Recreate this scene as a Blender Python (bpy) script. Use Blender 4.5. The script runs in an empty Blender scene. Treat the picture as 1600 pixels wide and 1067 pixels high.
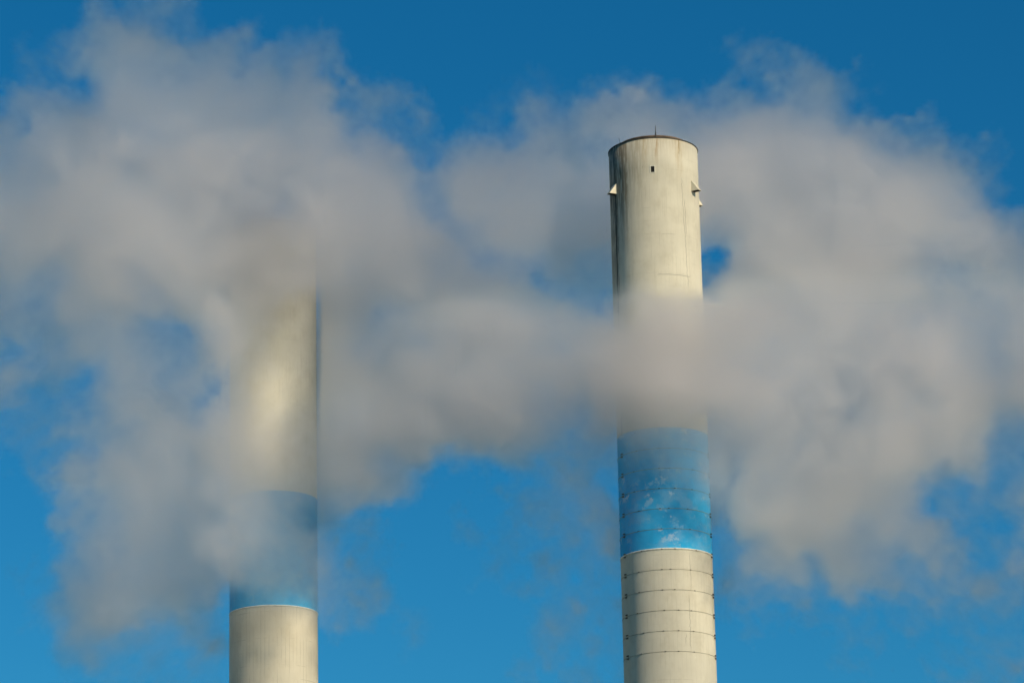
import bpy, bmesh, math, random
import numpy as np
from mathutils import Vector, Matrix

R = math.radians
sc = bpy.context.scene
COL = sc.collection

# ------------------------------------------------------------------ camera
PITCH, ROLL, EYE = 16.617, -1.199, 1.7
cd = bpy.data.cameras.new('camera')
cam = bpy.data.objects.new('camera', cd)
COL.objects.link(cam)
cd.sensor_width = 36.0
cd.lens = 5600.0 / 1600.0 * 36.0
cd.clip_start, cd.clip_end = 1.0, 30000.0
cam.matrix_world = Matrix.Translation((0, 0, EYE)) @ Matrix.Rotation(R(90 + PITCH), 4, 'X') @ Matrix.Rotation(R(ROLL), 4, 'Z')
sc.camera = cam

# ------------------------------------------------------------------ sky, sun, exposure
SUN_AZ, SUN_EL = 41.0, 25.0            # azimuth: degrees to the right of straight behind the camera
sun_dir = Vector((math.sin(R(SUN_AZ)) * math.cos(R(SUN_EL)), -math.cos(R(SUN_AZ)) * math.cos(R(SUN_EL)), math.sin(R(SUN_EL))))
w = bpy.data.worlds.new('World')
sc.world = w
w.use_nodes = True
nt = w.node_tree
nt.nodes.clear()
out = nt.nodes.new('ShaderNodeOutputWorld')
bg = nt.nodes.new('ShaderNodeBackground')
sky = nt.nodes.new('ShaderNodeTexSky')
sky.sky_type = 'NISHITA'
sky.sun_disc = False
sky.sun_elevation = R(SUN_EL)
sky.sun_rotation = math.atan2(sun_dir.x, sun_dir.y)
sky.altitude = 300
sky.air_density = 1.0
sky.dust_density = 0.1
sky.ozone_density = 3.0
hsv = nt.nodes.new('ShaderNodeHueSaturation')
hsv.inputs['Saturation'].default_value = 1.35
hsv.inputs['Hue'].default_value = 0.485
nt.links.new(sky.outputs[0], hsv.inputs['Color'])
tint = nt.nodes.new('ShaderNodeMix')
tint.data_type, tint.blend_type = 'RGBA', 'MULTIPLY'
tint.inputs[0].default_value = 1.0
tint.inputs[7].default_value = (0.36, 0.93, 1.12, 1.0)      # the deep polarised blue of the photograph's sky
nt.links.new(hsv.outputs[0], tint.inputs[6])
nt.links.new(tint.outputs[2], bg.inputs[0])
bg.inputs[1].default_value = 0.069
nt.links.new(bg.outputs[0], out.inputs[0])

sl = bpy.data.lights.new('sun', 'SUN')
sl.energy = 3.65
sl.angle = R(0.53)
sl.color = (1.0, 0.85, 0.62)
so = bpy.data.objects.new('sun', sl)
COL.objects.link(so)
so.rotation_euler = sun_dir.to_track_quat('Z', 'Y').to_euler()
so.location = (0, 0, 400)

sc.view_settings.view_transform = 'Standard'
sc.view_settings.look = 'None'
sc.view_settings.exposure = 0.0
sc.view_settings.gamma = 1.0
sc.render.engine = 'CYCLES'
cy = sc.cycles
cy.volume_step_rate = 2.0
cy.volume_max_steps = 256
cy.volume_bounces = 18
cy.max_bounces = 24
cy.transparent_max_bounces = 256
cy.diffuse_bounces = 3
cy.use_adaptive_sampling = True
cy.adaptive_threshold = 0.03
cy.use_denoising = True


# ------------------------------------------------------------------ helpers
def tag(o, label=None, cat=None, group=None, kind=None):
    for k, v in (('label', label), ('category', cat), ('group', group), ('kind', kind)):
        if v:
            o[k] = v
    return o


def link_mesh(name, bm, mat, parent=None, smooth=True):
    me = bpy.data.meshes.new(name)
    bm.normal_update()
    bm.to_mesh(me)
    bm.free()
    if mat:
        me.materials.append(mat)
    if smooth:
        for p in me.polygons:
            p.use_smooth = True
    o = bpy.data.objects.new(name, me)
    COL.objects.link(o)
    if parent:
        o.parent = parent
    return o


def lathe(profile, n=160, closed=False):
    """Surface of revolution about Z through (radius, height) points; outside faces outward when heights rise."""
    bm = bmesh.new()
    rings = []
    for r, z in profile:
        rings.append([bm.verts.new((r * math.sin(2 * math.pi * k / n), -r * math.cos(2 * math.pi * k / n), z)) for k in range(n)])
    m = len(rings)
    for i in range(m if closed else m - 1):
        a, b = rings[i], rings[(i + 1) % m]
        for k in range(n):
            k2 = (k + 1) % n
            bm.faces.new((a[k], a[k2], b[k2], b[k]))
    return bm


def box_at(bm, c, ex, ey, ez, sx, sy, sz):
    """A box with its centre at c and half sizes along three axes."""
    c = Vector(c)
    vs = [bm.verts.new(c + ex * (sx * i) + ey * (sy * j) + ez * (sz * k)) for i in (-1, 1) for j in (-1, 1) for k in (-1, 1)]
    for f in ((0, 1, 3, 2), (4, 6, 7, 5), (0, 4, 5, 1), (2, 3, 7, 6), (0, 2, 6, 4), (1, 5, 7, 3)):
        bm.faces.new([vs[i] for i in f])
    bmesh.ops.recalc_face_normals(bm, faces=bm.faces[:])


def tube(bm, a, b, r0, r1=None, n=8):
    a, b = Vector(a), Vector(b)
    r1 = r0 if r1 is None else r1
    q = (b - a).to_track_quat('Z', 'Y')
    rs = []
    for p, r in ((a, r0), (b, r1)):
        rs.append([bm.verts.new(p + q @ Vector((r * math.cos(2 * math.pi * k / n), r * math.sin(2 * math.pi * k / n), 0))) for k in range(n)])
    for k in range(n):
        bm.faces.new((rs[0][k], rs[0][(k + 1) % n], rs[1][(k + 1) % n], rs[1][k]))
    bm.faces.new(rs[0][::-1])
    bm.faces.new(rs[1])


def frame_at(phi, r, z):
    """Point on a cylinder at angle phi (degrees, 0 faces the viewer's side) with its outward, sideways and up axes."""
    s, c = math.sin(R(phi)), math.cos(R(phi))
    o = Vector((s, -c, 0))
    return o * r + Vector((0, 0, z)), o, Vector((c, s, 0)), Vector((0, 0, 1))


# ------------------------------------------------------------------ materials
class NB:
    """Small helper for building node trees."""
    def __init__(self, name):
        self.m = bpy.data.materials.new(name)
        self.m.use_nodes = True
        self.t = self.m.node_tree
        self.t.nodes.clear()
        self.out = self.t.nodes.new('ShaderNodeOutputMaterial')

    def n(self, kind, **kw):
        x = self.t.nodes.new(kind)
        for k, v in kw.items():
            setattr(x, k, v)
        return x

    def put(self, sock, v):
        if isinstance(v, bpy.types.NodeSocket):
            self.t.links.new(v, sock)
        elif v is not None:
            sock.default_value = v

    def math(self, op, a, b=None, c=None, clamp=False):
        x = self.n('ShaderNodeMath', operation=op, use_clamp=clamp)
        for i, v in enumerate((a, b, c)):
            self.put(x.inputs[i], v)
        return x.outputs[0]

    def rng(self, v, a, b, c=0.0, d=1.0, smooth=True):
        x = self.n('ShaderNodeMapRange', interpolation_type='SMOOTHSTEP' if smooth else 'LINEAR')
        for i, q in enumerate((v, a, b, c, d)):
            self.put(x.inputs[i], q)
        return x.outputs[0]

    def noise(self, vec, scale, detail=3.0, rough=0.55, dist=0.0):
        x = self.n('ShaderNodeTexNoise')
        self.put(x.inputs['Vector'], vec)
        x.inputs['Scale'].default_value = scale
        x.inputs['Detail'].default_value = detail
        x.inputs['Roughness'].default_value = rough
        x.inputs['Distortion'].default_value = dist
        return x.outputs['Fac']

    def comb(self, x, y, z):
        c = self.n('ShaderNodeCombineXYZ')
        for i, v in enumerate((x, y, z)):
            self.put(c.inputs[i], v)
        return c.outputs[0]

    def mix(self, f, a, b, blend='MIX'):
        x = self.n('ShaderNodeMix', data_type='RGBA', blend_type=blend)
        self.put(x.inputs[0], f)
        self.put(x.inputs[6], a)
        self.put(x.inputs[7], b)
        return x.outputs[2]

    def done(self, color, rough=0.8, height=None, bump=0.2, dist=0.02, metallic=0.0, spec=0.3):
        b = self.n('ShaderNodeBsdfPrincipled')
        self.put(b.inputs['Base Color'], color)
        self.put(b.inputs['Roughness'], rough)
        self.put(b.inputs['Metallic'], metallic)
        self.put(b.inputs['Specular IOR Level'], spec)
        if height is not None:
            bp = self.n('ShaderNodeBump')
            bp.inputs['Strength'].default_value = bump
            bp.inputs['Distance'].default_value = dist
            self.put(bp.inputs['Height'], height)
            self.t.links.new(bp.outputs[0], b.inputs['Normal'])
        self.t.links.new(b.outputs[0], self.out.inputs['Surface'])
        return self.m


def col(r, g, b):
    return (r, g, b, 1.0)


def cyl_coords(nb):
    """arc (metres round the shaft, 0 at the side facing the road) and height."""
    tc = nb.n('ShaderNodeTexCoord')
    sx = nb.n('ShaderNodeSeparateXYZ')
    nb.t.links.new(tc.outputs['Object'], sx.inputs[0])
    ang = nb.math('ARCTAN2', sx.outputs[0], nb.math('MULTIPLY', sx.outputs[1], -1.0))
    return nb.math('MULTIPLY', ang, 4.0), sx.outputs[2], tc.outputs['Object']


def line(nb, a, centre, half, soft):
    """1 on a line of the given half width round a = centre."""
    d = nb.math('ABSOLUTE', nb.math('SUBTRACT', a, centre))
    return nb.rng(d, half, half + soft, 1.0, 0.0)


def band(nb, z, lo, hi, soft=0.3):
    return nb.math('MULTIPLY', nb.rng(z, lo, lo + soft), nb.rng(z, hi - soft, hi, 1.0, 0.0))


def concrete(name, base, top_z=None, cracks=(), streaks=(), boards=0.5, seed=0.0):
    nb = NB(name)
    arc, z, obj = cyl_coords(nb)
    arcs = nb.math('ADD', arc, seed)
    # large soft mottling and cloudy paint wear
    big = nb.noise(nb.comb(arcs, z, 0.0), 0.22, 4, 0.55)
    c = nb.mix(nb.rng(big, 0.3, 0.72), col(*[v * 0.90 for v in base]), col(*[min(v * 1.05, .9) for v in base]))
    # vertical runs of dirt: noise drawn out along the height
    run = nb.noise(nb.comb(nb.math('MULTIPLY', arcs, 2.4), nb.math('MULTIPLY', z, 0.10), 3.0), 1.0, 5, 0.62)
    c = nb.mix(nb.math('MULTIPLY', nb.rng(run, 0.50, 0.80), 0.26), c, col(base[0] * 0.62, base[1] * 0.60, base[2] * 0.55))
    fine = nb.noise(nb.comb(nb.math('MULTIPLY', arcs, 9.0), nb.math('MULTIPLY', z, 0.5), 7.0), 1.0, 3, 0.6)
    c = nb.mix(nb.math('MULTIPLY', nb.rng(fine, 0.5, 0.8), 0.22), c, col(base[0] * 0.6, base[1] * 0.58, base[2] * 0.52))
    # board marks of the slip form
    fr = nb.math('FRACT', nb.math('DIVIDE', nb.math('ADD', arcs, 40.0), 0.37))
    brd = nb.math('MULTIPLY', nb.rng(nb.math('ABSOLUTE', nb.math('SUBTRACT', fr, 0.5)), 0.0, 0.07, 1.0, 0.0),
                  nb.rng(nb.noise(nb.comb(nb.math('MULTIPLY', arcs, 1.3), nb.math('MULTIPLY', z, 0.35), 11.0), 1.0, 3, 0.6), 0.42, 0.62))
    lift = nb.math('FRACT', nb.math('DIVIDE', z, 1.21))
    lf = nb.math('MULTIPLY', nb.rng(nb.math('ABSOLUTE', nb.math('SUBTRACT', lift, 0.5)), 0.0, 0.03, 1.0, 0.0),
                 nb.rng(nb.noise(nb.comb(nb.math('MULTIPLY', arcs, 0.4), nb.math('MULTIPLY', z, 0.5), 17.0), 1.0, 3, 0.6), 0.5, 0.66))
    marks = nb.math('MAXIMUM', brd, lf)
    c = nb.mix(nb.math('MULTIPLY', marks, boards), c, col(base[0] * 0.45, base[1] * 0.44, base[2] * 0.40))
    blot = nb.noise(nb.comb(nb.math('MULTIPLY', arcs, 1.0), nb.math('MULTIPLY', z, 0.7), 37.0), 0.9, 7, 0.68)
    c = nb.mix(nb.math('MULTIPLY', nb.rng(blot, 0.46, 0.72), 0.30), c, col(base[0] * 0.70, base[1] * 0.67, base[2] * 0.60))
    # pale flecks of repaired paint
    fl = nb.noise(obj, 1.7, 6, 0.7)
    c = nb.mix(nb.math('MULTIPLY', nb.rng(fl, 0.66, 0.74), 0.25), c, col(0.78, 0.76, 0.68))
    # named dirt streaks: (arc, half width, soft, z lo, z hi, colour, strength)
    wob = nb.math('MULTIPLY', nb.math('SUBTRACT', nb.noise(nb.comb(nb.math('MULTIPLY', arcs, 0.8), nb.math('MULTIPLY', z, 0.9), 23.0), 1.0, 4, 0.6), 0.5), 0.55)
    tat = nb.rng(nb.noise(nb.comb(nb.math('MULTIPLY', arcs, 6.0), nb.math('MULTIPLY', z, 0.45), 29.0), 1.0, 4, 0.65), 0.3, 0.6)
    for a0, hw, sf, lo, hi, cc, st in streaks:
        f = line(nb, nb.math('ADD', arc, wob), a0, hw, sf)
        f = nb.math('MULTIPLY', f, nb.math('MULTIPLY', nb.rng(z, lo, hi), nb.math('MULTIPLY', tat, st)))
        c = nb.mix(f, c, col(*cc))
    # hairline cracks: (vertical?, position, wander, lo, hi)
    cw = nb.noise(nb.comb(0.0, z, 0.0), 0.55, 6, 0.7)
    ch = nb.noise(nb.comb(arc, 5.0, 0.0), 0.9, 6, 0.7)
    for vert, p0, slope, wan, lo, hi, hw, st in cracks:
        if vert:
            cen = nb.math('ADD', nb.math('MULTIPLY', nb.math('SUBTRACT', cw, 0.5), wan), nb.math('ADD', p0, nb.math('MULTIPLY', nb.math('SUBTRACT', z, hi), slope)))
            f = nb.math('MULTIPLY', line(nb, arc, cen, hw, hw), band(nb, z, lo, hi, 0.5))
        else:
            cen = nb.math('ADD', nb.math('MULTIPLY', nb.math('SUBTRACT', ch, 0.5), wan), p0)
            f = nb.math('MULTIPLY', line(nb, z, cen, hw, hw), band(nb, arc, lo, hi, 0.4))
        c = nb.mix(nb.math('MULTIPLY', f, st), c, col(0.10, 0.085, 0.06))
    h = nb.math('ADD', nb.math('MULTIPLY', fine, 0.6), nb.math('MULTIPLY', marks, -0.6))
    return nb.done(c, 0.95, h, 0.25, 0.02, spec=0.08)


def band_paint(name, seed=0.0, worn=1.0):
    nb = NB(name)
    arc, z, obj = cyl_coords(nb)
    a = nb.math('ADD', arc, seed)
    big = nb.noise(nb.comb(a, z, 1.0), 0.42, 5, 0.6)
    c = nb.mix(nb.rng(big, 0.34, 0.68), col(0.016, 0.39, 0.76), col(0.040, 0.49, 0.88))
    cl = nb.noise(nb.comb(nb.math('MULTIPLY', a, 0.7), nb.math('MULTIPLY', z, 0.9), 4.0), 0.6, 6, 0.62)
    c = nb.mix(nb.math('MULTIPLY', nb.rng(cl, 0.48, 0.66), 0.55 * worn), c, col(0.22, 0.48, 0.74))
    dk = nb.noise(nb.comb(nb.math('MULTIPLY', a, 0.9), nb.math('MULTIPLY', z, 0.7), 14.0), 0.7, 5, 0.6)
    c = nb.mix(nb.math('MULTIPLY', nb.rng(dk, 0.54, 0.72), 0.40), c, col(0.006, 0.24, 0.60))
    # chips and scrubbed patches, most of them hanging below the hoops
    pt = nb.noise(nb.comb(nb.math('MULTIPLY', a, 0.95), nb.math('MULTIPLY', z, 1.0), 9.0), 1.0, 7, 0.70)
    lift = nb.math('FRACT', nb.math('DIVIDE', nb.math('SUBTRACT', z, 63.54), 1.79))
    below = nb.rng(lift, 0.2, 0.95, 0.35, 1.0)
    gate = nb.math('MULTIPLY', below, nb.rng(nb.noise(nb.comb(a, z, 13.0), 0.33, 2, 0.5), 0.40, 0.58))
    c = nb.mix(nb.math('MULTIPLY', nb.math('MULTIPLY', nb.rng(pt, 0.53, 0.61), gate), 0.85 * worn), c, col(0.62, 0.70, 0.76))
    run = nb.noise(nb.comb(nb.math('MULTIPLY', a, 3.0), nb.math('MULTIPLY', z, 0.14), 3.0), 1.0, 5, 0.62)
    c = nb.mix(nb.math('MULTIPLY', nb.rng(run, 0.54, 0.8), 0.30), c, col(0.006, 0.20, 0.50))
    fine = nb.noise(nb.comb(nb.math('MULTIPLY', a, 9.0), nb.math('MULTIPLY', z, 0.6), 7.0), 1.0, 3, 0.6)
    return nb.done(c, 0.75, fine, 0.2, 0.02, spec=0.15)


def plain(name, c, rough=0.7, metallic=0.0, var=0.25, scale=3.0):
    nb = NB(name)
    tc = nb.n('ShaderNodeTexCoord')
    f = nb.noise(tc.outputs['Object'], scale, 5, 0.6)
    k = nb.mix(nb.rng(f, 0.3, 0.7), col(*[v * (1 - var) for v in c]), col(*[min(v * (1 + var), 0.9) for v in c]))
    return nb.done(k, rough, f, 0.15, 0.02, metallic)


WHITE = (0.66, 0.615, 0.49)
soot = (0.10, 0.095, 0.08)
rust = (0.36, 0.24, 0.12)
streaks = (
    (-5.05, 0.50, 0.9, 88.0, 108.5, soot, 0.95),
    (-4.35, 0.10, 0.30, 90.0, 108.0, (0.13, 0.12, 0.10), 0.85),
    (-3.35, 0.05, 0.28, 99.0, 109.0, (0.26, 0.19, 0.11), 0.95),
    (-3.05, 0.10, 0.40, 103.0, 109.4, (0.22, 0.18, 0.12), 0.75),
    (-3.7, 0.40, 0.8, 98.0, 109.0, (0.16, 0.135, 0.095), 0.9),
    (-2.9, 0.04, 0.2, 98.0, 108.0, (0.24, 0.18, 0.11), 0.8),
    (-2.2, 0.6, 1.2, 100.0, 110.5, (0.34, 0.29, 0.20), 0.6),
    (1.0, 1.6, 1.6, 107.4, 110.6, (0.42, 0.35, 0.23), 0.5),
    (0.15, 0.05, 0.16, 107.0, 109.6, rust, 0.85),
    (-0.9, 0.05, 0.3, 106.5, 109.8, (0.46, 0.36, 0.2), 0.6),
    (2.35, 0.03, 0.10, 107.6, 109.6, (0.2, 0.15, 0.1), 0.8),
    (2.3, 0.10, 0.35, 105.0, 109.6, (0.46, 0.36, 0.2), 0.6),
)
M_upper = concrete('weathered white concrete', WHITE, streaks=streaks, boards=0.28, cracks=(
    (True, 2.45, -0.035, 0.9, 96.0, 106.6, 0.013, 0.6),
    (True, 2.75, -0.02, 0.8, 101.0, 104.6, 0.014, 0.6),
    (False, 97.25, 0, 0.5, -0.3, 3.2, 0.015, 0.65),
    (False, 101.0, 0, 0.5, 0.2, 1.8, 0.012, 0.35),
    (True, -0.95, 0.5, 0.3, 107.0, 107.7, 0.014, 0.5)))
M_lower = concrete('hooped white concrete', (0.63, 0.595, 0.485), boards=0.30, seed=7.0, cracks=(
    (True, 1.95, 0.0, 0.5, 68.7, 72.4, 0.014, 0.42),
    (True, 1.75, 0.0, 0.6, 63.6, 68.6, 0.014, 0.5),
    (True, 1.35, 0.0, 0.7, 64.0, 65.3, 0.014, 0.5)))
M_upper2 = concrete('clouded white concrete', (0.76, 0.715, 0.585), boards=0.22, seed=19.0)
M_lower2 = concrete('board marked white concrete', (0.62, 0.58, 0.47), boards=0.75, seed=31.0)
M_band = band_paint('worn blue paint', 2.0, 1.0)
M_band2 = band_paint('blue paint', 41.0, 0.25)
M_lip = plain('cream paint edge', (0.74, 0.71, 0.60), 0.7, var=0.12)
M_steel = plain('dark steel', (0.09, 0.082, 0.07), 0.6, 0.4)
M_hoop = plain('weathered hoop steel', (0.29, 0.27, 0.21), 0.75, 0.0, 0.35, 1.2)
M_rust = plain('rusty flue steel', (0.17, 0.115, 0.075), 0.8, 0.0, 0.45, 0.9)
M_cope = plain('sooty coping', (0.075, 0.068, 0.058), 0.85, 0.0, 0.35, 2.0)
M_hood = plain('cream painted sheet', (0.72, 0.66, 0.50), 0.6, 0.0, 0.1)
M_shade = plain('black painted shade', (0.012, 0.012, 0.012), 0.9)  # flat black standing in for the shade inside window and hoods
M_frame = plain('white window frame', (0.72, 0.69, 0.58), 0.6, 0.0, 0.08)
M_ground = plain('dry grass and gravel', (0.13, 0.125, 0.075), 0.95, 0.0, 0.4, 0.05)

# ------------------------------------------------------------------ ground (below the frame)
bm = bmesh.new()
bmesh.ops.create_grid(bm, x_segments=2, y_segments=2, size=6000)
g = link_mesh('ground', bm, M_ground, smooth=False)
g['kind'] = 'structure'


# ------------------------------------------------------------------ chimneys
def rad(z):
    return 4.0 * (1 - 0.0025 * (z - 60) / 60)


def chimney(loc, label, z_lo, z_hi, top, mats, hoops, details):
    up, bd, lo = mats
    root = bpy.data.objects.new('chimney', None)
    COL.objects.link(root)
    root.location = loc
    tag(root, label, 'chimney', 'power station chimneys in the steam')

    def seg(name, z0, z1, m, inset=0.0):
        n = max(2, int((z1 - z0) / 3))
        pts = [(rad(z0 + (z1 - z0) * i / n) - inset, z0 + (z1 - z0) * i / n) for i in range(n + 1)]
        return link_mesh(name, lathe(pts), m, root)

    seg('lower_shaft', 0.0, z_lo, lo)
    seg('painted_band', z_lo, z_hi, bd, 0.004)
    # the top: outer wall, rim, and a short way down inside
    n = 10
    pts = [(rad(z_hi + (top - z_hi) * i / n), z_hi + (top - z_hi) * i / n) for i in range(n + 1)]
    pts += [(rad(top) - 0.35, top), (rad(top) - 0.35, top - 6)]
    link_mesh('upper_shaft', lathe(pts), up, root)
    r = rad(z_lo)
    link_mesh('paint_lip', lathe([(r - 0.01, z_lo - 0.10), (r + 0.03, z_lo - 0.10), (r + 0.035, z_lo + 0.03), (r - 0.01, z_lo + 0.05)]), M_lip, root)
    rt = rad(top)
    link_mesh('coping', lathe([(rt - 0.4, top + 0.003), (rt + 0.055, top + 0.003), (rt + 0.06, top + 0.07), (rt - 0.05, top + 0.10), (rt - 0.4, top + 0.10)], closed=True), M_cope, root, smooth=False)
    fl = rt - 0.85
    link_mesh('flue', lathe([(fl, top - 5), (fl, top + 0.44), (fl + 0.05, top + 0.46), (fl + 0.05, top + 0.56), (fl - 0.12, top + 0.56), (fl - 0.12, top - 5)]), M_rust, root)
    bm = bmesh.new()
    tube(bm, (0.15, -fl - 0.08, top + 0.1), (0.15, -fl - 0.08, top + 0.8), 0.055)
    tube(bm, (0.15, -fl - 0.08, top + 0.8), (0.15, -fl - 0.08, top + 1.5), 0.038, 0.022)
    link_mesh('lightning_rod', bm, M_steel, root)
    p, o, s, u = frame_at(-51, rt - 0.12, top + 0.1)
    bm = bmesh.new()
    tube(bm, p, p + Vector((-0.10, 0, 0.55)), 0.018, 0.012)
    link_mesh('lightning_rod', bm, M_steel, root)
    if details:
        # window with a projecting frame round a black panel painting in the shade inside
        p, o, s, u = frame_at(-3.6, rad(107), 107.02)
        bm = bmesh.new()
        for dx, dz, hx, hz in ((-0.195, 0, 0.035, 0.345), (0.195, 0, 0.035, 0.345), (0, 0.315, 0.16, 0.03), (0, -0.315, 0.16, 0.03)):
            box_at(bm, p + s * dx + u * dz, s, o, u, hx, 0.035, hz)
        win = link_mesh('window', bm, M_frame, root, smooth=False)
        bm = bmesh.new()
        box_at(bm, p + o * 0.002, s, o, u, 0.159, 0.012, 0.284)
        link_mesh('window_shade_panel', bm, M_shade, win, smooth=False)
        # three sheet hoods, open below, with a black sheet painting in their inner shade
        for phi in (-63.0, 57.0, 114.0):
            p, o, s, u = frame_at(phi, rad(106) - 0.04, 106.4)
            hw, dp, ht = 0.27, 0.76, 0.95
            bm = bmesh.new()
            t = [bm.verts.new(p + s * (i * hw)) for i in (-1, 1)]
            t2 = [bm.verts.new(p + s * (i * hw) + o * 0.08) for i in (-1, 1)]
            b0 = [bm.verts.new(p + s * (i * hw) - u * ht) for i in (-1, 1)]
            b1 = [bm.verts.new(p + s * (i * hw) - u * ht + o * dp) for i in (-1, 1)]
            bm.faces.new((t[0], t2[0], t2[1], t[1]))
            bm.faces.new((t2[0], b1[0], b1[1], t2[1]))
            for i in (0, 1):
                bm.faces.new((t[i], b0[i], b1[i], t2[i]))
            bmesh.ops.recalc_face_normals(bm, faces=bm.faces[:])
            h = link_mesh('hood', bm, M_hood, root, smooth=False)
            md = h.modifiers.new('thickness', 'SOLIDIFY')
            md.thickness = 0.025
            md.offset = 0
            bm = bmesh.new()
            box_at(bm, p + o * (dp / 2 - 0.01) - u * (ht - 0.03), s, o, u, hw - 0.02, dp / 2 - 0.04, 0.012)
            link_mesh('hood_shade_sheet', bm, M_shade, h, smooth=False)
        # down conductor from the left hood
        bm = bmesh.new()
        prev = None
        for i in range(13):
            q, o, s, u = frame_at(-62.5 - i * 0.12, rad(100) + 0.03, 105.4 - i * 1.85)
            if prev:
                tube(bm, prev, q, 0.028)
            prev = q
        link_mesh('conductor', bm, M_steel, root)
    for k in range(hoops):
        z = 63.54 + 1.79 * k
        rr = rad(z)
        h = link_mesh('hoop', lathe([(rr - 0.01, z - 0.016), (rr + 0.02, z - 0.016), (rr + 0.02, z + 0.016), (rr - 0.01, z + 0.016)], 192), M_hoop, root)
        for phi in (-65.0, 74.5):
            for dz in (-0.13, 0.13):
                bm = bmesh.new()
                p, o, s, u = frame_at(phi, rr + 0.06, z + dz)
                box_at(bm, p, s, o, u, 0.12, 0.05, 0.04)
                for e in (-1, 1):
                    tube(bm, p + s * (0.12 * e), p + s * (0.24 * e), 0.018)
                link_mesh('clamp', bm, M_steel, h, smooth=False)
        rnd = random.Random(k)
        for phi in (-8 + rnd.uniform(-1, 1), 6 + rnd.uniform(-5, 5), -38 + rnd.uniform(-6, 6), 32 + rnd.uniform(-6, 6)):
            bm = bmesh.new()
            p, o, s, u = frame_at(phi, rr + 0.035, z)
            box_at(bm, p, s, o, u, 0.07, 0.02, 0.03)
            link_mesh('splice', bm, M_steel, h, smooth=False)
    return root


chimney((13.045, 304.44, 0), 'tall white chimney with steel hoops, hoods near its clear top and a worn blue band', 72.55, 83.33, 109.95,
        (M_upper, M_band, M_lower), 11, True)
chimney((-22.117, 318.194, 0), 'smooth white chimney with a plain blue band and its top lost in the steam', 71.33, 81.91, 107.5,
        (M_upper2, M_band2, M_lower2), 0, False)

# ------------------------------------------------------------------ steam
# How dense the steam is, read across the drifting bank every 2.2 m: 0 clear air ... 9 opaque
BANK = """
00000233000000000000000000000000000000000
00047788640000000000000000000200000000000
00257777757654000000000000000440000000000
00117888878675000000000111444024651000000
46757888888888643000144676776656762000000
73888888888888784202588888888888887765100
78888999989999888237888888999999999888520
88899999999999987678888889999999999998751
88999999999998898668889999899999999998753
99999999999999999977888788887999999999976
99999999999999999886677776523999999988987
88789989999999999988756666655999999988988
76788866779999878999887657899999999998999
77677766779998677899988889999999998888799
44677776779998789999989999999999999998799
66656776778889999999999999999999999998799
22347887478888899999987888999999999999889
23347788888889999999986657889999999999567
02157888888889878855764556899999999988557
00248888888877875312234445678999998854560
00016788888863310012234444558899998732340
00004788888752100012113433344688888752232
01116788877643210001043333345675887543333
00247888855432220000133444435544742231120
00157888633322101000024333322321341222220
00066655532110001000024332211101220122330
00045432421000000000022222110000120012100
00012321110000000000012221000000100011000
"""
# The share of that which drifts in front of the two chimneys: rows of (height row, values left to right)
FRONT_LEFT = ((0, 9, 9, 9, 9), (425, 9, 9, 9, 8.8), (445, 8.8, 8.5, 8, 6.5), (465, 8.9, 8.2, 6.6, 4.4), (490, 8.8, 7.2, 3.6, 2.0), (520, 8.5, 6.2, 2.2, 1.4), (560, 8.2, 5.6, 1.4, 1.6), (600, 7.4, 4.8, 1.4, 1.6),
              (640, 7.2, 4.5, 3.4, 3.4), (690, 7.6, 6, 5, 4.2), (740, 8, 7, 5.5, 4), (770, 8.4, 7.6, 6, 3.8), (795, 8.3, 7.4, 5.6, 2.8), (830, 8.3, 7.8, 7.0, 5.8), (870, 7.9, 7.0, 6.2, 5.6),
              (900, 7.2, 6.0, 5.6, 5), (925, 5.4, 3.2, 3.5, 4), (950, 2.5, 1, 1, 2), (975, 1, 0, 0, 0), (1100, 0, 0, 0, 0))
FRONT_RIGHT = ((0, 0, 0, 0, 0), (425, 0, 0, 0, 0), (440, 0, 1.5, 1, 0), (452, 2, 4, 3, 4), (470, 5, 7, 7, 7.5), (500, 7, 8.3, 8.3, 8.6), (540, 8.6, 8.9, 8.9, 8.9), (600, 8.9, 9, 9, 9),
               (640, 6.5, 7.3, 7.0, 6.6), (670, 4.6, 5.8, 6.0, 6.4), (700, 2.8, 4.2, 5.4, 7.2), (720, 2.3, 3.0, 4.6, 7.2), (745, 1.7, 1.8, 2.8, 6.0), (770, 1.1, 1.2, 1.6, 3.2), (800, 0.8, 0.9, 1.2, 1.6),
               (840, 0.3, 0.4, 0.7, 1.0), (870, 0, 0, 0, 0), (1100, 0, 0, 0, 0))

# Elsewhere, tenths of the bank that hang on the near side, every 9 m
SHARE = """
66663100000
78886200000
78983100000
78721000000
78620000000
78410000000
67310000000
67310000000
"""


def grid_rows(txt):
    rows = [r.replace(' ', '') for r in txt.strip().splitlines()]
    return np.array([[float(ch) for ch in r] for r in rows])


def tau_of(d):
    o = np.interp(d, range(10), (0, .035, .085, .155, .25, .37, .51, .68, .85, .945))
    return -np.log(1 - o) * 1.8


def smoothmat(n_out, pos, n_in):
    """Rows of cubic B-spline-like weights that resample n_in samples at fractional positions pos."""
    m = np.zeros((len(pos), n_in), np.float32)
    i0 = np.floor(pos).astype(int)
    t = pos - i0
    wts = (-.5 * t + t * t - .5 * t ** 3, 1 - 2.5 * t * t + 1.5 * t ** 3, .5 * t + 2 * t * t - 1.5 * t ** 3, -.5 * t * t + .5 * t ** 3)
    for k, wt in zip((-1, 0, 1, 2), wts):
        np.add.at(m, (np.arange(len(pos)), np.clip(i0 + k, 0, n_in - 1)), wt)
    return m


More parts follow.
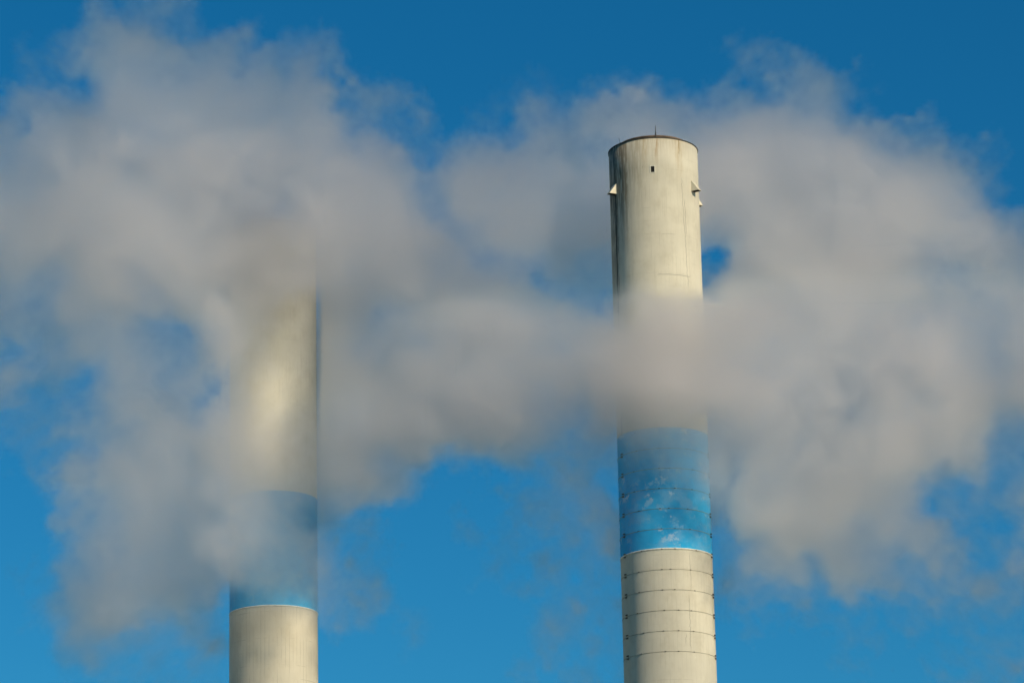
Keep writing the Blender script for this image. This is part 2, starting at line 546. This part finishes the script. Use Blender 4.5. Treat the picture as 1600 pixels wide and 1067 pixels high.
def steam():
    rng = np.random.default_rng(11)
    VX, VY, VZ = 0.33, 0.75, 0.33
    x0, x1, y0, y1, z0, z1 = -55.0, 55.0, -33.0, 33.0, -37.0, 37.0
    nx, ny, nz = int((x1 - x0) / VX), int((y1 - y0) / VY), int((z1 - z0) / VZ)
    xs = x0 + (np.arange(nx) + .5) * VX
    ys = y0 + (np.arange(ny) + .5) * VY
    zs = z0 + (np.arange(nz) + .5) * VZ

    def value_noise(cell, stretch=(1, 1, 1)):
        dims, mats = [], []
        for ax, (a, b, c) in enumerate(((x0, x1, xs), (y0, y1, ys), (z0, z1, zs))):
            cl = cell * stretch[ax]
            n = int((b - a) / cl) + 4
            dims.append(n)
            mats.append(smoothmat(len(c), (c - a) / cl + 1, n))
        v = rng.standard_normal(dims).astype(np.float32)
        v = np.tensordot(mats[0], v, (1, 0))
        v = np.tensordot(mats[1], v, (1, 1)).transpose(1, 0, 2)
        v = np.tensordot(v, mats[2], (2, 1))
        return v

    def fbm(cell, octs, gain=0.55, st=(1, 1, 1), drawn=0.0):
        s, a, t = 0, 1.0, 0
        for i in range(octs):
            c = cell / 2 ** i
            s = s + a * value_noise(c, (1, max(st[1], drawn / c), 1))
            t += a * a
            a *= gain
        return s / math.sqrt(t) / 0.62

    # the bank's centre sheet stands between and round both chimneys
    C = Vector((0, 311.0, EYE + 311.0 * math.tan(R(PITCH))))
    depth = 311.0 / math.cos(R(PITCH))
    ppm = 5600.0 / depth                     # chart units per metre
    wx = fbm(8.0, 5, 0.67, (1, 2.2, 1), 3.0)
    wz = fbm(8.0, 5, 0.67, (1, 2.2, 1), 3.0)
    curd = fbm(5.0, 5, 0.74, (1, 4.0, 1), 6.0)     # shreds drawn out along the wind
    cr, sr = math.cos(R(ROLL)), math.sin(R(ROLL))

    def chart(X, Z):
        a, b = X * ppm, -Z * ppm
        return 800 + a * cr - b * sr, 533.5 + a * sr + b * cr

    bank = grid_rows(BANK)
    bank_t = np.pad(bank, ((1, 1), (4, 4)), mode='edge')

    def lookup(tab, fx, fy):
        h, wd = tab.shape
        fx = np.clip(fx, 0, wd - 1.001)
        fy = np.clip(fy, 0, h - 1.001)
        i, j = fx.astype(np.int32), fy.astype(np.int32)
        u, v = (fx - i).astype(np.float32), (fy - j).astype(np.float32)
        u, v = u * u * (3 - 2 * u), v * v * (3 - 2 * v)
        t = tab.astype(np.float32)
        return (t[j, i] * (1 - u) + t[j, i + 1] * u) * (1 - v) + (t[j + 1, i] * (1 - u) + t[j + 1, i + 1] * u) * v

    PX, PY = chart(xs[:, None, None], zs[None, None, :])
    AMP = 16.0                               # how far the eddies push the bank's edges about
    qx = PX + AMP * wx
    qy = PY + AMP * wz
    dig = lookup(bank_t, qx / 40 + 4, qy / 40 + 1)
    dig = dig + 1.6 * curd * np.clip(dig / 1.2, 0, 1) * np.clip((7.4 - dig) / 4.0, 0.14, 1)
    # torn rather than fading edges: the thinnest veil curdles into shreds
    dig = np.interp(dig, (0.0, 0.75, 1.2, 3.0, 9.0), (0.0, 0.0, 1.7, 3.2, 9.0))
    tot = tau_of(dig).astype(np.float32)
    # smaller push close to the chimneys, whose veils are read finely
    def strip(tab, xa, xb):
        t = np.array(tab, float)
        gx = np.linspace(xa, xb, t.shape[1] - 1)
        yy = np.arange(0, 1101, 10.0)
        fine = np.stack([np.interp(yy, t[:, 0], t[:, k + 1]) for k in range(len(gx))], 1)
        return tau_of(fine), xa, (xb - xa) / (len(gx) - 1)

    front = tot * lookup(np.array([[float(c) for c in r] for r in SHARE.split()]) / 10.0, PX / 160.0, PY / 160.0)
    # the near bank that crosses the hooped chimney below its clear top
    cross = np.clip((PX - 570) / 150.0, 0, 1) * np.clip((1290 - PX) / 110.0, 0, 1) * np.clip((PY - 440) / 60.0, 0, 1) * np.clip((720 - PY) / 120.0, 0, 1)
    front = np.maximum(front, tot * 0.9 * cross * cross * (3 - 2 * cross))
    # and a fold of it below the sunlit patch of the other chimney
    fold = np.clip((PX - 420) / 60.0, 0, 1) * np.clip((760 - PX) / 90.0, 0, 1) * np.clip((PY - 570) / 70.0, 0, 1) * np.clip((860 - PY) / 90.0, 0, 1)
    front = np.maximum(front, tot * 0.75 * fold * fold * (3 - 2 * fold))
    for tab, xa, xb, mid, half in ((FRONT_LEFT, 360, 495, 428, 69), (FRONT_RIGHT, 965, 1105, 1036, 73)):
        t, a, st = strip(tab, xa, xb)
        val = lookup(t, (PX + 6 * wx - a) / st, (PY + 6 * wz) / 10.0)
        val = val * np.clip(1 + 0.45 * curd * np.exp(-val / 1.5), 0.3, 2.0)
        lean = 0 if mid < 700 else (PY - 600) * 0.031
        k = np.clip(1 - (np.abs(PX - mid - lean) - half) / (60.0 if mid < 700 else np.clip(60 - (PY - 620) * 0.5, 14, 60)), 0, 1)
        k = k * k * (3 - 2 * k)
        k = k * np.clip((PY - (395 if mid < 700 else 205)) / (55.0 if mid < 700 else 40.0), 0, 1)
        front = front * (1 - k) + val * k
    back = np.maximum(tot - front, 0.04 * tot)

    yc = np.clip(-0.40 * (xs - 13.0) - 7.0, -7.0, 7.0)[:, None, None] / math.cos(R(PITCH))
    W = ys[None, :, None] - yc - zs[None, None, :] * math.tan(R(PITCH))      # the sheet hangs upright, like the shafts
    n1 = fbm(7.0, 6, 0.66)
    lump = np.clip(0.62 + 0.34 * n1, 0.05, None)

    def lobe(target, cen, hw, wv):
        wob = wv * wx
        p = np.clip(1 - ((W + wob - cen) / hw) ** 2, 0, None) ** 1.0 * lump
        flat = np.clip(1 - ((W - cen) / hw) ** 2, 0, None)
        I = p.sum(1, keepdims=True) * VY
        ref = I.mean()
        I = np.maximum(I, 0.15 * ref)
        norm = (I ** 0.85) * (ref ** 0.15)
        return target * p / norm

    # the bank thins towards its rims like any cloud
    slim = 0.45 + 0.55 * np.clip(lookup(bank_t, PX / 40 + 4, PY / 40 + 1) / 7.0, 0, 1)
    # high on the left the near veil is a deep bank; elsewhere it hugs the shafts
    deep = np.clip((640 - PX) / 160.0, 0, 1) * np.clip((440 - PY) / 110.0, 0, 1)
    deep = np.maximum(deep, np.clip((350 - PX) / 110.0, 0, 1))
    deep = deep * deep * (3 - 2 * deep)
    hug = np.clip((PY - 610) / 80.0, 0, 1) * np.clip(1 - (np.abs(PX - 1036) - 90) / 80.0, 0, 1)
    # the far side of the bank swings behind each shaft and forward again between them
    near = np.minimum(np.abs(PX - 428), np.abs(PX - 1036 - (PY - 600) * 0.031))
    swing = np.clip((near - 60) / np.where(PX < 700, 18.0, 40.0), 0, 1)
    swing = swing * swing * (3 - 2 * swing)
    clear = np.clip((PX - 780) / 130.0, 0, 1) * np.clip((500 - PY) / 90.0, 0, 1)
    swing = swing * (1 - clear * clear * (3 - 2 * clear))
    dens = lobe(front, -8.6 - 1.2 * deep + 2.0 * hug, (4.4 + 1.4 * deep - 1.9 * hug) * slim, 0.5 - 0.3 * hug) + lobe(back, 8.8 - 9.8 * swing, (6.0 + 1.5 * swing) * slim, 0.4 + 0.6 * swing)
    # fade out towards the ends of the bank that lie well outside the view
    e = np.clip((54.0 - np.abs(xs)) / 4.0, 0, 1)[:, None, None] * np.clip((36.0 - np.abs(zs)) / 3.0, 0, 1)[None, None, :]
    dens = (dens * e).astype(np.float32)
    dens[dens < 0.0015] = 0

    me = bpy.data.meshes.new('steam')
    me.vertices.add(nx * ny * nz)
    co = np.empty((nx, ny, nz, 3), np.float32)
    co[..., 0] = xs[:, None, None]
    co[..., 1] = ys[None, :, None]
    co[..., 2] = zs[None, None, :]
    me.vertices.foreach_set('co', co.ravel())
    at = me.attributes.new('steam_density', 'FLOAT', 'POINT')
    at.data.foreach_set('value', dens.ravel())

    # material
    nb = NB('steam')
    pv = nb.n('ShaderNodeVolumePrincipled')
    pv.inputs['Color'].default_value = (0.994, 0.983, 0.980, 1)
    pv.inputs['Density'].default_value = 1.0
    pv.inputs['Anisotropy'].default_value = 0.74
    nb.t.links.new(pv.outputs[0], nb.out.inputs['Volume'])
    me.materials.append(nb.m)

    o = bpy.data.objects.new('steam', me)
    COL.objects.link(o)
    o.location = C
    o.rotation_euler = (R(PITCH), 0, 0)
    tag(o, 'pale grey steam drifting round and in front of both chimneys', 'steam', kind='stuff')

    # the lattice becomes a volume
    ng = bpy.data.node_groups.new('steam volume', 'GeometryNodeTree')
    ng.interface.new_socket('Geometry', in_out='INPUT', socket_type='NodeSocketGeometry')
    ng.interface.new_socket('Geometry', in_out='OUTPUT', socket_type='NodeSocketGeometry')
    N = ng.nodes.new
    gi, go = N('NodeGroupInput'), N('NodeGroupOutput')
    pos = N('GeometryNodeInputPosition')
    sep = N('ShaderNodeSeparateXYZ')
    ng.links.new(pos.outputs[0], sep.inputs[0])

    def m(op, a, b):
        x = N('ShaderNodeMath')
        x.operation = op
        for i, v in enumerate((a, b)):
            if isinstance(v, bpy.types.NodeSocket):
                ng.links.new(v, x.inputs[i])
            else:
                x.inputs[i].default_value = v
        return x.outputs[0]

    idx = None
    for k, (a, st, n) in enumerate(((x0, VX, nx), (y0, VY, ny), (z0, VZ, nz))):
        f = m('FLOOR', m('DIVIDE', m('SUBTRACT', sep.outputs[k], a), st), 0.0)
        f = m('MINIMUM', m('MAXIMUM', f, 0.0), n - 1.0)
        idx = f if idx is None else (idx, f, n)
        if isinstance(idx, tuple):
            idx = (idx[0], idx[1], idx[2])
            acc = idx
            # integer arithmetic keeps the index exact
            mul = N('FunctionNodeIntegerMath')
            mul.operation = 'MULTIPLY_ADD'
            ng.links.new(acc[0], mul.inputs[0])
            mul.inputs[1].default_value = acc[2]
            ng.links.new(acc[1], mul.inputs[2])
            idx = mul.outputs[0]
    na = N('GeometryNodeInputNamedAttribute')
    na.data_type = 'FLOAT'
    na.inputs['Name'].default_value = 'steam_density'
    si = N('GeometryNodeSampleIndex')
    si.data_type = 'FLOAT'
    si.domain = 'POINT'
    ng.links.new(gi.outputs[0], si.inputs['Geometry'])
    ng.links.new(na.outputs[0], si.inputs['Value'])
    ng.links.new(idx, si.inputs['Index'])
    vc = N('GeometryNodeVolumeCube')
    ng.links.new(si.outputs[0], vc.inputs['Density'])
    vc.inputs['Background'].default_value = 0.0
    vc.inputs['Min'].default_value = (xs[0], ys[0], zs[0])
    vc.inputs['Max'].default_value = (xs[-1], ys[-1], zs[-1])
    vc.inputs['Resolution X'].default_value = nx
    vc.inputs['Resolution Y'].default_value = ny
    vc.inputs['Resolution Z'].default_value = nz
    sm = N('GeometryNodeSetMaterial')
    sm.inputs['Material'].default_value = nb.m
    ng.links.new(vc.outputs[0], sm.inputs['Geometry'])
    ng.links.new(sm.outputs[0], go.inputs[0])
    md = o.modifiers.new('volume', 'NODES')
    md.node_group = ng
    return o


steam()
